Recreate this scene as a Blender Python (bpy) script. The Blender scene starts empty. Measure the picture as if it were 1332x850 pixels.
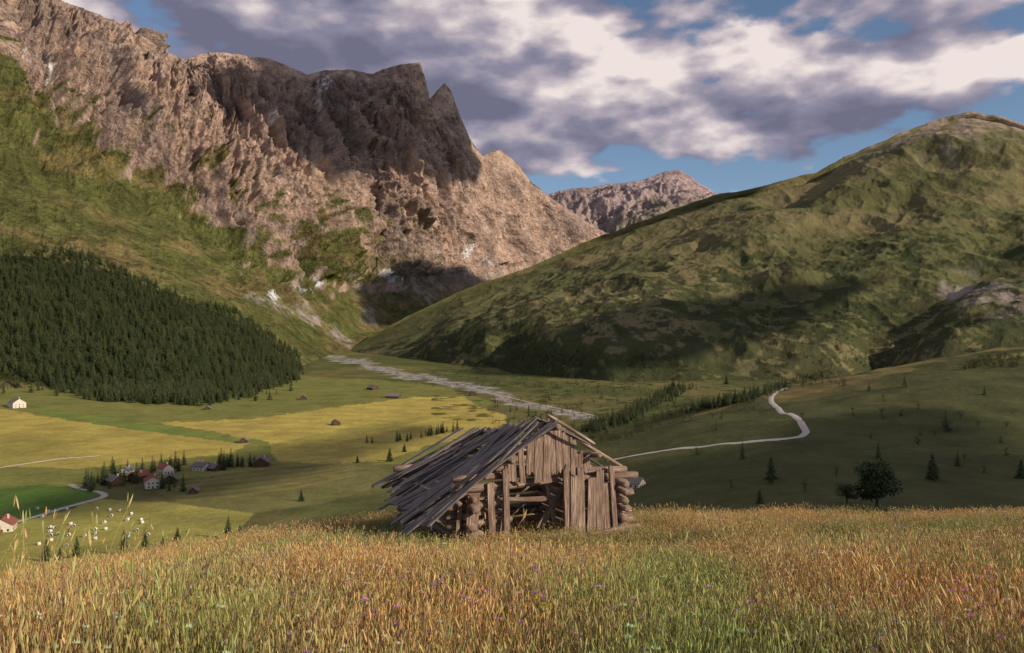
import bpy, math, random, numpy as np
from mathutils import Vector, Matrix, Euler
from mathutils.bvhtree import BVHTree
random.seed(7); rng=np.random.default_rng(7)
F=1036.0; CU=666.0; CV=425.0
SUN=np.array([0.82,-0.40,0.40]); SUN/=np.linalg.norm(SUN)
scn=bpy.context.scene
col=scn.collection

# ------------------------------------------------------------ noise
def _h(ix,iy,iz,s):
    h=(ix.astype(np.uint32)*np.uint32(374761393))^(iy.astype(np.uint32)*np.uint32(668265263))^(iz.astype(np.uint32)*np.uint32(2246822519))^np.uint32((s*3266489917)&0xffffffff)
    h=(h^(h>>np.uint32(15)))*np.uint32(2246822519); h=(h^(h>>np.uint32(13)))*np.uint32(3266489917); h^=h>>np.uint32(16)
    return h.astype(np.float64)/4294967295.0
def vn(x,y,z,s=0):
    x=np.asarray(x,float); y=np.asarray(y,float)+0*x; z=np.asarray(z,float)+0*x
    fx=np.floor(x);fy=np.floor(y);fz=np.floor(z)
    ix=fx.astype(np.int64)&0xffffffff;iy=fy.astype(np.int64)&0xffffffff;iz=fz.astype(np.int64)&0xffffffff
    a=x-fx;b=y-fy;c=z-fz
    a=a*a*a*(a*(a*6-15)+10);b=b*b*b*(b*(b*6-15)+10);c=c*c*c*(c*(c*6-15)+10)
    r=0
    for dz in (0,1):
        wz=c if dz else 1-c
        for dy in (0,1):
            wy=b if dy else 1-b
            h0=_h(ix,iy+dy,iz+dz,s);h1=_h(ix+1,iy+dy,iz+dz,s)
            r=r+wz*wy*(h0+(h1-h0)*a)
    return r
def fbm(x,y,z,oct=5,s=0,ridge=False,gain=0.5):
    t=0;amp=1;n=0
    for o in range(oct):
        v=vn(x,y,z,s+o*17)
        if ridge: v=1-np.abs(2*v-1); v=v*v
        t=t+amp*v;n+=amp;amp*=gain
        x,y,z=(0.8*x-0.6*y)*2.03+3.1,(0.6*x+0.8*y)*2.03+7.7,z*2.03+1.3
    return t/n
def sst(e0,e1,x):
    t=np.clip((x-e0)/(e1-e0),0,1); return t*t*(3-2*t)
def inpoly(u,v,poly):
    u=np.asarray(u);v=np.asarray(v);r=np.zeros(u.shape,bool);n=len(poly)
    for i in range(n):
        x0,y0=poly[i];x1,y1=poly[(i+1)%n]
        if y0==y1: continue
        c=((y0>v)!=(y1>v))&(u<(x1-x0)*(v-y0)/(y1-y0)+x0); r^=c
    return r
def segdist(u,v,pts,asp=1.0):
    d=np.full(np.shape(u),1e9)
    for (x0,y0),(x1,y1) in zip(pts[:-1],pts[1:]):
        dx=x1-x0;dy=(y1-y0)*asp
        t=np.clip(((u-x0)*dx+(v-y0)*asp*dy)/(dx*dx+dy*dy+1e-9),0,1)
        d=np.minimum(d,np.hypot(u-x0-t*dx,(v-y0)*asp-t*dy))
    return d
def W(u,v,d): return np.array([(u-CU)/F*d,d,(CV-v)/F*d])

# ------------------------------------------------------------ materials
def newmat(name,rough=0.9,spec=0.15):
    m=bpy.data.materials.new(name);m.use_nodes=True;nt=m.node_tree
    b=nt.nodes['Principled BSDF'];b.inputs['Roughness'].default_value=rough
    b.inputs['Specular IOR Level'].default_value=spec
    return m,nt,b
def N(nt,t,**k):
    n=nt.nodes.new(t)
    for a,v in k.items(): setattr(n,a,v)
    return n
def mixc(nt,fac,a,b,mode='MIX'):
    n=nt.nodes.new('ShaderNodeMix');n.data_type='RGBA';n.blend_type=mode
    for i,val in ((0,fac),(6,a),(7,b)):
        if isinstance(val,bpy.types.NodeSocket): nt.links.new(val,n.inputs[i])
        else:
            n.inputs[i].default_value=val if i==0 else (*val[:3],1)
    return n.outputs[2]
def noise(nt,vec,scale,detail=5,rough=0.6):
    n=nt.nodes.new('ShaderNodeTexNoise');n.inputs['Scale'].default_value=scale
    n.inputs['Detail'].default_value=detail;n.inputs['Roughness'].default_value=rough
    if vec is not None: nt.links.new(vec,n.inputs['Vector'])
    return n.outputs['Fac']
def ramp(nt,fac,stops):
    n=nt.nodes.new('ShaderNodeValToRGB');e=n.color_ramp.elements
    while len(e)<len(stops): e.new(0.5)
    for el,(p,c) in zip(e,stops):
        el.position=p;el.color=(*c,1) if len(c)==3 else c
    nt.links.new(fac,n.inputs[0]);return n.outputs[0]
def math_(nt,op,a,b=None,c=None,clamp=False):
    n=nt.nodes.new('ShaderNodeMath');n.operation=op;n.use_clamp=clamp
    for i,v in enumerate((a,b,c)):
        if v is None: continue
        if isinstance(v,bpy.types.NodeSocket): nt.links.new(v,n.inputs[i])
        else: n.inputs[i].default_value=v
    return n.outputs[0]
def mrange(nt,x,a,b,c,d):
    n=N(nt,'ShaderNodeMapRange');n.interpolation_type='SMOOTHSTEP';nt.links.new(x,n.inputs[0])
    for i,v in enumerate((a,b,c,d)): n.inputs[i+1].default_value=v
    return n.outputs[0]
def bump(nt,b,h,strength,dist):
    n=nt.nodes.new('ShaderNodeBump');n.inputs['Strength'].default_value=strength;n.inputs['Distance'].default_value=dist
    nt.links.new(h,n.inputs['Height']);nt.links.new(n.outputs[0],b.inputs['Normal'])
def terrain_mat(name,s1,s2,bdist,bstr=1.0,lo=0.6,hi=1.4,w2=.5):
    m,nt,b=newmat(name,0.95,0.05)
    at=N(nt,'ShaderNodeAttribute',attribute_name='Col')
    geo=N(nt,'ShaderNodeNewGeometry')
    n1=noise(nt,geo.outputs['Position'],s1,7,0.65);n2=noise(nt,geo.outputs['Position'],s2,4,0.7)
    r=ramp(nt,n1,[(0.3,(lo,lo,lo)),(0.7,(hi,hi,hi))])
    r2=ramp(nt,n2,[(0.3,(lo+.1,)*3),(0.7,(hi-.1,)*3)])
    c=mixc(nt,1.0,at.outputs['Color'],r,'MULTIPLY');c=mixc(nt,1.0,c,r2,'MULTIPLY')
    nt.links.new(c,b.inputs['Base Color'])
    bump(nt,b,math_(nt,'ADD',n1,math_(nt,'MULTIPLY',n2,w2)),bstr,bdist)
    return m
M_rock=terrain_mat('alpine_rock',0.012,0.05,50,1.0,.6,1.4)
M_hill=terrain_mat('alpine_pasture',0.015,0.09,7,0.8,.78,1.22)
M_valley=terrain_mat('valley_grass',0.03,0.22,2.0,0.8,0.75,1.25)

# ------------------------------------------------------------ mesh helpers
def grid_mesh(name,P,C,mat,smooth=True):
    nr,nc=P.shape[:2]
    me=bpy.data.meshes.new(name)
    me.vertices.add(nr*nc);me.vertices.foreach_set('co',P.reshape(-1,3).astype(np.float32).ravel())
    i=np.arange(nr-1)[:,None]*nc+np.arange(nc-1)[None,:]
    q=np.stack([i,i+1,i+nc+1,i+nc],-1).reshape(-1,4)
    nf=len(q);me.loops.add(nf*4);me.loops.foreach_set('vertex_index',q.ravel().astype(np.int32))
    me.polygons.add(nf);me.polygons.foreach_set('loop_start',(np.arange(nf)*4).astype(np.int32))
    me.polygons.foreach_set('loop_total',np.full(nf,4,np.int32))
    me.polygons.foreach_set('use_smooth',np.full(nf,smooth))
    me.update(calc_edges=True)
    if C is not None:
        a=me.color_attributes.new('Col','FLOAT_COLOR','POINT')
        c4=np.concatenate([C.reshape(-1,3),np.ones((nr*nc,1))],1)
        a.data.foreach_set('color',c4.astype(np.float32).ravel())
    me.materials.append(mat)
    ob=bpy.data.objects.new(name,me);col.objects.link(ob);return ob
def pymesh(name,verts,faces,mats,fm=None,attr=None,colr=None,smooth=False,link=True):
    me=bpy.data.meshes.new(name);me.from_pydata([tuple(v) for v in verts],[],faces)
    for m in mats: me.materials.append(m)
    if fm is not None: me.polygons.foreach_set('material_index',fm)
    if attr is not None:
        a=me.attributes.new('wc','FLOAT_VECTOR','POINT');a.data.foreach_set('vector',np.array(attr,np.float32).ravel())
    if colr is not None:
        a=me.color_attributes.new('Col','FLOAT_COLOR','POINT')
        c=np.array(colr,np.float32);c=np.concatenate([c,np.ones((len(c),1),np.float32)],1);a.data.foreach_set('color',c.ravel())
    if smooth: me.polygons.foreach_set('use_smooth',[True]*len(me.polygons))
    me.update()
    ob=bpy.data.objects.new(name,me)
    if link: col.objects.link(ob)
    return ob
def project(P):
    return CU+F*P[...,0]/np.maximum(P[...,1],1),CV-F*P[...,2]/np.maximum(P[...,1],1)
def normals(P):
    a=np.gradient(P,axis=1);b=np.gradient(P,axis=0)
    n=np.cross(a,b);n/=np.linalg.norm(n,axis=-1,keepdims=True)+1e-9
    n*=np.sign(n[...,2:3]+1e-9);return n
def blur(A,k,axis):
    if k<1: return A
    ker=np.exp(-0.5*(np.arange(-2*k,2*k+1)/k)**2);ker/=ker.sum()
    pad=[(0,0)]*A.ndim;pad[axis]=(2*k,2*k);B=np.pad(A,pad,mode='edge')
    return sum(w*np.take(B,np.arange(i,i+A.shape[axis]),axis=axis) for i,w in enumerate(ker))
def lerp(a,b,t): return a+(b-a)*t
def mixcol(C,col_,m): return C+(np.array(col_)-C)*m[...,None]
def loft(u0,u1,nu,rows,segs,bl=8):
    us=np.linspace(u0,u1,nu);R=[]
    for r in rows:
        r=np.array(r,float);v=np.interp(us,r[:,0],r[:,1]);d=np.interp(us,r[:,0],r[:,2])
        R.append(np.stack([(us-CU)/F*d,d,(CV-v)/F*d],-1))
    out=[];tt=[]
    for k in range(len(R)-1):
        n=segs[k];t=np.arange(n)/n
        out.append(R[k][None]*(1-t)[:,None,None]+R[k+1][None]*t[:,None,None]);tt.append(k+t)
    out.append(R[-1][None]);tt.append([len(R)-1])
    P=np.concatenate(out,0);t=np.concatenate(tt)
    Pb=blur(P,bl,0);w=sst(0,0.12,np.abs(t-(len(R)-2)))[:,None,None];P=P*(1-w)+Pb*w
    return P,t[:,None]+0*P[...,0],us

# ------------------------------------------------------------ LEFT MOUNTAIN
sky_l=[(-350,-160,3500),(-100,-60,3650),(0,-30,3700),(60,-8,3700),(85,4,3720),(130,20,3760),(165,38,3800),(180,60,3830),(200,62,3850),(240,78,3900),(262,71,3930),(290,69,3950),(350,77,4050),(375,87,4100),(400,98,4150),(420,92,4180),(455,91,4250),(485,97,4300),(500,90,4350),(520,85,4380),(546,81,4400),(551,96,4420),(555,130,4450),(560,128,4450),(570,117,4460),(578,108,4470),(586,118,4480),(592,134,4500),(598,150,4560),(612,182,4700),(628,204,4850),(640,197,4900),(652,195,5000),(672,212,5150),(690,236,5300),(720,260,5500),(745,276,5700),(765,290,5900),(790,306,6100),(860,345,6500)]
base_l=[(-350,560,1050),(0,535,1200),(200,528,1280),(300,518,1400),(385,500,1700),(430,476,2300),(470,462,2750),(520,450,3200),(600,440,3700),(860,430,5200)]
low_l=[(-350,330,1750),(0,345,1750),(100,360,1780),(250,410,1850),(350,445,2050),(400,448,2450),(440,440,2850),(500,425,3400),(600,410,3900),(860,405,5500)]
mid_l=[(-350,40,2450),(0,112,2600),(130,205,2700),(250,290,2800),(330,348,2900),(400,378,3150),(470,372,3600),(540,365,3950),(600,356,4300),(700,345,5000),(860,365,6000)]
upr_l=[(-350,-60,2950),(0,30,3100),(130,110,3200),(250,170,3330),(400,215,3600),(470,225,3900),(540,225,4080),(600,260,4400),(700,300,5200),(860,355,6200)]
back=lambda s,dd,vv:[(u,v+vv,d+dd) for u,v,d in s]
P,T,us=loft(-350,860,1400,[base_l,low_l,mid_l,upr_l,sky_l,back(sky_l,900,190)],[60,130,170,230,20],8)
X,Y,Z=P[...,0],P[...,1],P[...,2]
n=normals(P);Uc,Vc=project(P)
rockw=sst(1.45,2.25,T+0.5*(fbm(X/330,Y/330,Z/330,5,3)-0.5)*2)
# fall-line coordinate: gullies descend obliquely towards the valley
s=(us[None,:]-48*(4-T))/74.0
warp=fbm(X/500,Y/500,Z/500,3,9)*1.8
G=fbm(s*1.0+warp,T*0.5+warp*.5,Z/2600,5,21,ridge=True,gain=0.55)
G2=fbm(s*3.3+warp*2,T*1.2,Z/1200,5,33,ridge=True,gain=0.6)
K=fbm(X/210,Y/210,Z/330,7,41,ridge=True,gain=0.6)
K2=fbm(X/64,Y/64,Z/100,5,43,ridge=True,gain=0.6)
near=1-sst(0.0,0.6,np.abs(T-4))
near2=1-sst(0.0,0.16,np.abs(T-4))
amp=lerp(0.08,1.0,rockw)*(1-.55*sst(480,600,Uc))
disp=amp*(310*(G-0.40)+165*(G2-0.38))*(1-0.93*near)+amp*175*(K-0.38)*(1-0.75*near)+amp*66*(K2-.4)
disp+=(fbm(X/22,Y/22,Z/22,3,55)-0.5)*26*amp
disp*=sst(0.0,0.45,T)*(1-.75*near2)*np.where(T>4,.1,1)
P=P+n*disp[...,None]*np.array([1,1,0.7])
X,Y,Z=P[...,0],P[...,1],P[...,2]
n=normals(P)
up=n[...,2];upb=blur(blur(up,3,0),3,1)
nz=fbm(X/90,Y/90,Z/90,6,61)
nf=fbm(X/24,Y/24,Z/24,4,63)
nz2=fbm(X/400,Y/400,Z/400,4,71)
rock=np.array([0.45,0.335,0.285])
C=np.zeros(P.shape)+rock
C*= (0.66+0.68*fbm(X/60,Y/60,Z/25,5,77))[...,None]
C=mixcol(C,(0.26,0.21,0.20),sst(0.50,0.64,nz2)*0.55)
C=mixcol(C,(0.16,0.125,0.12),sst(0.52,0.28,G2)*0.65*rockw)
C=mixcol(C,(0.55,0.40,0.32),sst(0.5,0.7,fbm(s*3,T*1.5,0*s,4,88))*0.6*sst(1.8,2.3,T))
grass=np.array([0.12,0.13,0.045]);
gm=sst(0.44,0.62,upb+0.5*(nz-0.5)+0.34*(2.5-T))
gm*=1-sst(3.0,3.6,T+0.8*(nz-0.5))
gm*=1-sst(440,620,Uc+160*(nz-0.5))*sst(1.3,2.0,T)
gcol=grass*(0.6+0.8*fbm(X/120,Y/120,Z/120,5,91))[...,None]
gcol=mixcol(gcol,(0.22,0.175,0.08),sst(0.46,0.66,fbm(X/200,Y/200,Z/60,5,93))*0.8)
gcol=mixcol(gcol,(0.052,0.065,0.024),sst(0.54,0.62,nf+.3*(nz-.5))*.55)
C=C+(gcol-C)*gm[...,None]
Uc,Vc=project(P)
scr=[[(440,438),(425,425),(395,412),(360,400),(330,385)],[(470,455),(440,438)],[(560,395),(530,350)],[(620,400),(640,345)],[(480,420),(460,360)],[(410,420),(380,372)]]
for pl in scr:
    dd=segdist(Uc+20*(nz-0.5)*2,Vc,pl,1.6);C=mixcol(C,(0.38,0.34,0.31),(1-sst(2,14,dd))*0.7*sst(.42,.58,nf))
for pl,w in [([(424,100),(415,118),(412,140)],4.0),([(360,140),(345,158)],2.6),([(62,75),(68,95),(60,112)],3),([(430,180),(424,192)],2),([(498,358),(520,359)],5.0),([(612,318),(604,334)],4.5),([(632,338),(636,340)],4),([(350,380),(362,388)],4),([(388,372),(398,380)],4),([(410,358),(412,368)],4),([(30,62),(34,75)],2)]:
    dd=segdist(Uc+26*(nf-0.5),Vc+22*(nz-.5),pl);C=mixcol(C,(0.66,0.68,0.74),(1-sst(w*0.6,w,dd+6*(nf-.45)))*.9)
forest_poly=[(-340,300),(0,332),(60,336),(150,356),(230,390),(300,412),(350,440),(386,474),(383,492),(330,512),(270,518),(200,522),(120,512),(0,496),(-340,500)]
fm_=inpoly(Uc+20*(nz-.5),Vc+14*(nz-.5),forest_poly)&(T<1.6)
C=mixcol(C,(0.022,0.03,0.012),fm_*0.8)
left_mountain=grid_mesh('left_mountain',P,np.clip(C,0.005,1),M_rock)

# ------------------------------------------------------------ RIGHT MOUNTAIN
sky_r=[(440,455,2850),(470,446,2850),(500,428,2900),(530,411,2980),(600,378,3100),(690,346,3200),(760,315,3260),(800,300,3300),(870,274,3340),(930,254,3380),(1000,239,3400),(1060,224,3430),(1100,205,3450),(1150,185,3470),(1190,165,3490),(1230,152,3500),(1265,147,3500),(1300,154,3520),(1340,166,3520),(1450,200,3500),(1750,230,3500)]
base_r=[(440,470,2600),(480,468,2450),(560,486,2100),(640,500,1850),(800,512,1600),(1000,508,1600),(1332,510,1600),(1750,510,1700)]
mid_r=[(440,463,2680),(480,457,2600),(560,448,2350),(700,432,2150),(800,425,2100),(1000,412,2120),(1200,395,2150),(1332,385,2150),(1750,385,2250)]
upr_r=[(440,458,2760),(480,449,2720),(560,424,2600),(700,378,2650),(800,356,2680),(1000,312,2720),(1200,268,2750),(1332,262,2750),(1750,290,2800)]
P,T,us=loft(440,1750,1150,[base_r,mid_r,upr_r,sky_r,back(sky_r,1300,190)],[110,130,150,30],14)
X,Y,Z=P[...,0],P[...,1],P[...,2];n=normals(P)
warp=fbm(X/480,Y/480,Z/480,4,109)*1.9
s=(us[None,:]+60*(3-T))/190.0
G=fbm(s+warp,T*0.8+warp*.8,Z/1200,2,121,gain=0.40)
G2=fbm(X/150,Y/150,Z/260,5,127,ridge=True,gain=0.5)
K=fbm(X/110,Y/110,Z/110,5,141,gain=0.5)
near=1-sst(0,0.55,np.abs(T-3))
ed=sst(0,0.4,T)*sst(440,680,project(P)[0])
P=P+n*((190*(G-0.5)*(1-0.9*near)+30*(G2-.4)*(1-.6*near)+16*(K-0.5)+(fbm(X/26,Y/26,Z/26,3,7)-.5)*6)*ed)[...,None]
X,Y,Z=P[...,0],P[...,1],P[...,2];n=normals(P);up=n[...,2];Uc,Vc=project(P)
nz=fbm(X/110,Y/110,Z/110,6,161);nz2=fbm(X/45,Y/45,Z/45,5,171);nf=fbm(X/16,Y/16,Z/16,3,173)
C=np.zeros(P.shape)+np.array([0.098,0.102,0.046]);C*=(0.7+0.6*nz)[...,None]
C=mixcol(C,(0.17,0.145,0.078),sst(0.44,0.65,fbm(X/300,Y/300,Z/90,5,181))*0.7)
C=mixcol(C,(0.030,0.040,0.018),sst(0.47,0.55,nz2*.6+nf*.4+0.10*(1.3-T)+0.35*(nz-.5))*(1-sst(1.7,2.4,T))*0.8)
rk=sst(2.35,2.95,T+0.9*(nz-0.5))*sst(1060,1230,Uc+120*(nz-.5))
C=mixcol(C,(0.31,0.25,0.22),rk*0.85*sst(.3,.55,nz2))
rs=[(1250,372),(1290,378),(1332,392)]
C=mixcol(C,(0.29,0.245,0.22),(1-sst(4,34,segdist(Uc+60*(nz2-.5),Vc+60*(nz-.5),rs)))*sst(.38,.6,nz2)*0.8)
right_mountain=grid_mesh('right_mountain',P,np.clip(C,0.005,1),M_hill)

# ------------------------------------------------------------ FAR PEAK
sky_f=[(500,330,8600),(640,285,8800),(700,262,8900),(725,251,8900),(745,247,8900),(770,246,8900),(800,240,9000),(825,237,9000),(840,236,9000),(855,228,9000),(868,223,9000),(885,222,9000),(897,229,9000),(910,240,9000),(930,254,9000),(1000,290,9000),(1200,330,9000)]
basef=[(500,400,6600),(1200,400,6600)];midf=[(500,350,7600),(700,315,7700),(860,300,7800),(1200,360,7800)]
P,T,us=loft(500,1200,560,[basef,midf,sky_f,back(sky_f,1500,140)],[40,120,16],8)
X,Y,Z=P[...,0],P[...,1],P[...,2];n=normals(P);near=1-sst(0,0.5,np.abs(T-2))
K=fbm(X/620,Y/620,Z/800,7,241,ridge=True,gain=0.6)
P=P+n*(480*(K-0.4)*(1-0.85*near)*sst(0,.4,T))[...,None]
X,Y,Z=P[...,0],P[...,1],P[...,2];nz=fbm(X/250,Y/250,Z/250,6,261)
C=np.zeros(P.shape)+np.array([0.38,0.30,0.31]);C*=(0.7+0.6*nz)[...,None]
C=mixcol(C,(0.19,0.19,0.13),sst(1.6,1.1,T+(nz-.5)*1.2)*0.6)
far_peak=grid_mesh('far_peak',P,C,M_rock)

# ------------------------------------------------------------ MEADOW + VALLEY HEIGHT
def Hm(x,y):
    x=np.asarray(x,float);y=np.asarray(y,float)
    t=np.maximum(0,-x-2.6);drop=0.17*t*t/(t+2.0)*sst(5,14,y)+.05*t*(1-sst(5,14,y))
    e=np.maximum(0,y-18.5);r=np.where(y>-2,y,-2)
    return -1.7-0.171*r-0.0045*e*e-drop+0.09*(fbm(x/3.1,y/3.1,0*x,3,5)-.5)*np.clip(y/5,0.2,1)+0.25*(fbm(x/9.,y/9.,0*x,2,6)-.5)*sst(8,20,y)
DR=np.log([38,60,100,150,250,300,400,550,750,900,1100,1400,1900,2600,3600])
UK=np.array([-700,0,300,600,800,1000,1332,1800.])
ZT=np.array([
 [-12.]*8,
 [-25,-25,-24,-21.5,-20.5,-20,-20,-21],
 [-40,-40,-37,-34,-32,-31,-30,-31],
 [-55,-55,-53,-50,-46,-45,-44,-45],
 [-86,-86,-84,-80,-71,-64,-63,-64],
 [-98,-98,-97,-92,-79,-70,-69,-69],
 [-113,-114,-112,-105,-88,-73,-70,-66],
 [-119,-120,-120,-118,-96,-76,-63,-56],
 [-117,-118,-121,-120,-106,-71,-38,-26],
 [-112,-115,-120,-120,-116,-70,-8,4],
 [-100,-107,-118,-119,-118,-96,-58,-50],
 [-80,-90,-112,-117,-116,-112,-104,-100],
 [-60,-70,-98,-106,-112,-112,-112,-112],
 [-60,-60,-80,-92,-110,-112,-112,-112],
 [-60,-60,-60,-70,-110,-112,-112,-112]],float)
nu,nd=900,800
ug=np.linspace(-700,1800,nu);dg=np.exp(np.linspace(DR[0],DR[-1],nd))
tmp=np.stack([np.interp(ug,UK,ZT[i]) for i in range(len(DR))])
Zg=np.stack([np.interp(np.log(dg),DR,tmp[:,j]) for j in range(nu)],1)
Zg=blur(blur(Zg,8,0),26,1)
Dg=dg[:,None]+0*Zg;Ug=ug[None]+0*Zg;Xg=(Ug-CU)/F*Dg
Zm=Hm(Xg,Dg);wm=1-sst(38,60,Dg);Zg=Zm*wm+Zg*(1-wm)
Zg+=(fbm(Xg/120,Dg/120,0*Xg,4,301)-.5)*14*sst(120,400,Dg)*(0.25+0.75*sst(700,1000,Ug))
Zg+=(fbm(Xg/25,Dg/25,0*Xg,4,303)-.5)*2.0*sst(60,200,Dg)*(0.35+0.65*sst(700,900,Ug))
P=np.stack([Xg,Dg,Zg],-1);Uc,Vc=project(P)
nz=fbm(Xg/40,Dg/40,0*Xg,5,311);nz2=fbm(Xg/14,Dg/14,0*Xg,4,313);nz3=fbm(Xg/160,Dg/160,0*Xg,5,317)
C=np.zeros(P.shape)+np.array([0.092,0.104,0.038]);C*=(0.6+0.8*nz)[...,None]
C=mixcol(C,(0.17,0.145,0.06),sst(0.46,0.62,nz3)*0.6)
ju=(nz-.5)*12;jv=(nz2-.5)*4
def pm(poly): return inpoly(Uc+ju,Vc+jv,poly).astype(float)
far=(Dg>330)
yel=(0.42,0.34,0.09);grn=(0.15,0.19,0.05)
C=mixcol(C,(0.18,0.19,0.055),pm([(-400,520),(385,488),(560,500),(640,522),(560,600),(0,640),(-400,640)])*.8*far)
C=mixcol(C,yel,pm([(-200,545),(0,532),(80,545),(180,560),(330,575),(300,590),(200,600),(100,610),(0,606),(-200,610)])*.75*far*(.6+.4*sst(.3,.6,nz3)))
C=mixcol(C,yel,pm([(200,550),(330,545),(450,528),(540,517),(600,516),(625,530),(655,540),(660,552),(560,580),(500,600),(430,605),(360,600),(350,578),(280,562)])*far*(.75+.25*nz))
C=mixcol(C,grn,pm([(30,528),(110,538),(200,552),(300,568),(350,574),(345,579),(280,573),(180,560),(80,545)])*far)
C=mixcol(C,grn,pm([(340,580),(440,560),(560,540),(560,545),(450,570),(345,590)])*.4*far)
C=mixcol(C,(0.085,0.15,0.035),pm([(-50,640),(60,630),(140,640),(60,672),(-50,690)])*far)
C=mixcol(C,(0.34,0.32,0.085),pm([(-50,700),(60,672),(130,650),(230,655),(330,668),(300,700),(180,760),(-50,780)])*.85*far*(.7+.3*sst(.3,.6,nz)))
C=mixcol(C,(0.15,0.15,0.055),pm([(200,640),(330,610),(480,600),(520,625),(420,655),(330,668),(230,655)])*.9*far)
for k in range(7):
    C=mixcol(C,(0.26,0.21,0.08),(1-sst(.8,2.0,segdist(Uc+ju,Vc,[(230,652-6*k),(300,646-6.4*k),(400,632-5.5*k),(460,618-4*k)])))*.45*far)
C=mixcol(C,(0.27,0.24,0.08),pm([(200,550),(600,516),(660,552),(430,605)])*.3*(np.sin(Dg/7+Xg/40)>0.3)*far)
C=mixcol(C,(0.070,0.074,0.032),pm([(770,560),(900,530),(1100,478),(1400,430),(1800,400),(1800,700),(800,700)])*.65)
C=mixcol(C,(0.24,0.19,0.075),sst(.44,.58,nz)*pm([(880,548),(1000,512),(1100,482),(1340,438),(1340,462),(1200,480),(1100,500),(1000,530)])*.7)
C=mixcol(C,(0.14,0.115,0.05),sst(.48,.62,nz3)*.6*((Uc>800)&(Dg>180)&(Dg<900)))
bsh=sst(.53,.6,nz2)*sst(.42,.55,nz)
C=mixcol(C,(0.03,0.045,0.015),bsh*.8*((Dg>1000)&(Uc>560)))
riv=[(420,462),(445,468),(470,471),(488,479),(512,484),(530,491),(556,490),(580,500),(612,502),(655,517),(680,527),(720,531),(745,541),(772,545)]
rd=segdist(Uc+(nz-.5)*44,Vc+(nz2-.5)*9,riv,3.0)
C=mixcol(C,(0.38,0.34,0.31),(1-sst(4,14,rd))*.85*(Dg>700)*sst(.30,.48,nz2+.3*(12-rd)/12))
C=mixcol(C,(0.10,0.13,0.15),(1-sst(1.8,3.4,rd))*.8*(Dg>700))
C=mixcol(C,(0.13,0.12,0.045),1-sst(50,140,Dg))
valley=grid_mesh('valley_ground',P,np.clip(C,0.004,1),M_valley)

mx,my=np.meshgrid(np.linspace(-60,60,300),np.linspace(-30,40.5,240))
mz=Hm(mx,my)+0.02
mc=np.zeros(mx.shape+(3,))+np.array([0.09,0.085,0.034]);mc*=(0.6+0.8*fbm(mx/1.1,my/1.1,0*mx,4,401))[...,None]
M_soil=terrain_mat('meadow_soil',1.3,9,0.06)
meadow=grid_mesh('meadow_ground',np.stack([mx,my,mz],-1),mc,M_soil)
m,nt,b=newmat('distant_ground');b.inputs['Base Color'].default_value=(0.06,0.07,0.03,1)
pymesh('ground',[(-30000,-30000,-160),(30000,-30000,-160),(30000,30000,-160),(-30000,30000,-160)],[(0,1,2,3)],[m])

# ------------------------------------------------------------ raycasts
def bvh(ob):
    me=ob.data;n=len(me.vertices);co=np.empty(n*3,np.float32);me.vertices.foreach_get('co',co)
    q=np.empty(len(me.loops),np.int32);me.loops.foreach_get('vertex_index',q)
    return BVHTree.FromPolygons(co.reshape(-1,3).tolist(),q.reshape(-1,4).tolist())
BV=bvh(valley);BL=bvh(left_mountain);BR=bvh(right_mountain)
def hit(u,v,trees=(BV,)):
    d=Vector(((u-CU)/F,1,(CV-v)/F)).normalized();best=None
    for t in trees:
        o=d*110;r=t.ray_cast(o,d)
        if r[0] is not None and (best is None or r[3]<best[1]): best=(r[0],r[3])
    return best[0] if best else None
def zat(x,y,trees=(BV,)):
    z=-1e9
    for t in trees:
        r=t.ray_cast(Vector((x,y,4000)),Vector((0,0,-1)))
        if r[0] is not None: z=max(z,r[0].z)
    return z

# ------------------------------------------------------------ roads
m_road,nt,b=newmat('gravel_road');g=N(nt,'ShaderNodeNewGeometry')
nt.links.new(ramp(nt,noise(nt,g.outputs['Position'],0.6,5),[(0.3,(0.36,0.33,0.30)),(0.7,(0.52,0.48,0.44))]),b.inputs['Base Color'])
def road(name,pts,width,trees=(BV,)):
    W3=[hit(u,v,trees) for u,v in pts];W3=[p for p in W3 if p]
    Q=[]
    for i in range(len(W3)-1):
        p0=W3[max(i-1,0)];p1=W3[i];p2=W3[i+1];p3=W3[min(i+2,len(W3)-1)]
        for k in range(10):
            t=k/10
            Q.append(0.5*((2*p1)+(p2-p0)*t+(2*p0-5*p1+4*p2-p3)*t*t+(3*p1-p0-3*p2+p3)*t**3))
    Q.append(W3[-1]);vs=[];fs=[]
    for i,q in enumerate(Q):
        a=Q[max(i-1,0)];c=Q[min(i+1,len(Q)-1)];t=Vector((c.x-a.x,c.y-a.y,0)).normalized();nn=Vector((-t.y,t.x,0))
        for k in (-1,-.5,0,.5,1):
            x=q.x+nn.x*k*width/2;y=q.y+nn.y*k*width/2;vs.append((x,y,zat(x,y,trees)+0.35-0.3*abs(k)**4))
    for i in range(len(Q)-1):
        for k in range(4): fs.append((i*5+k,i*5+k+1,i*5+k+6,i*5+k+5))
    return pymesh(name,vs,fs,[m_road],smooth=True)
road('hillside_road',[(790,600),(830,592),(880,584),(930,579),(985,574),(1030,570),(1048,563),(1042,550),(1030,540),(1012,531),(1003,521),(1008,512),(1022,505)],5.0)
road('village_road',[(-30,694),(10,682),(60,668),(105,655),(135,646),(128,640),(105,636),(92,631)],4.6)
road('farm_track',[(-20,612),(30,604),(80,597),(130,593)],2.4)
road('riverside_road',[(600,500),(640,512),(690,524),(740,534),(775,541)],3.5)

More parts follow.
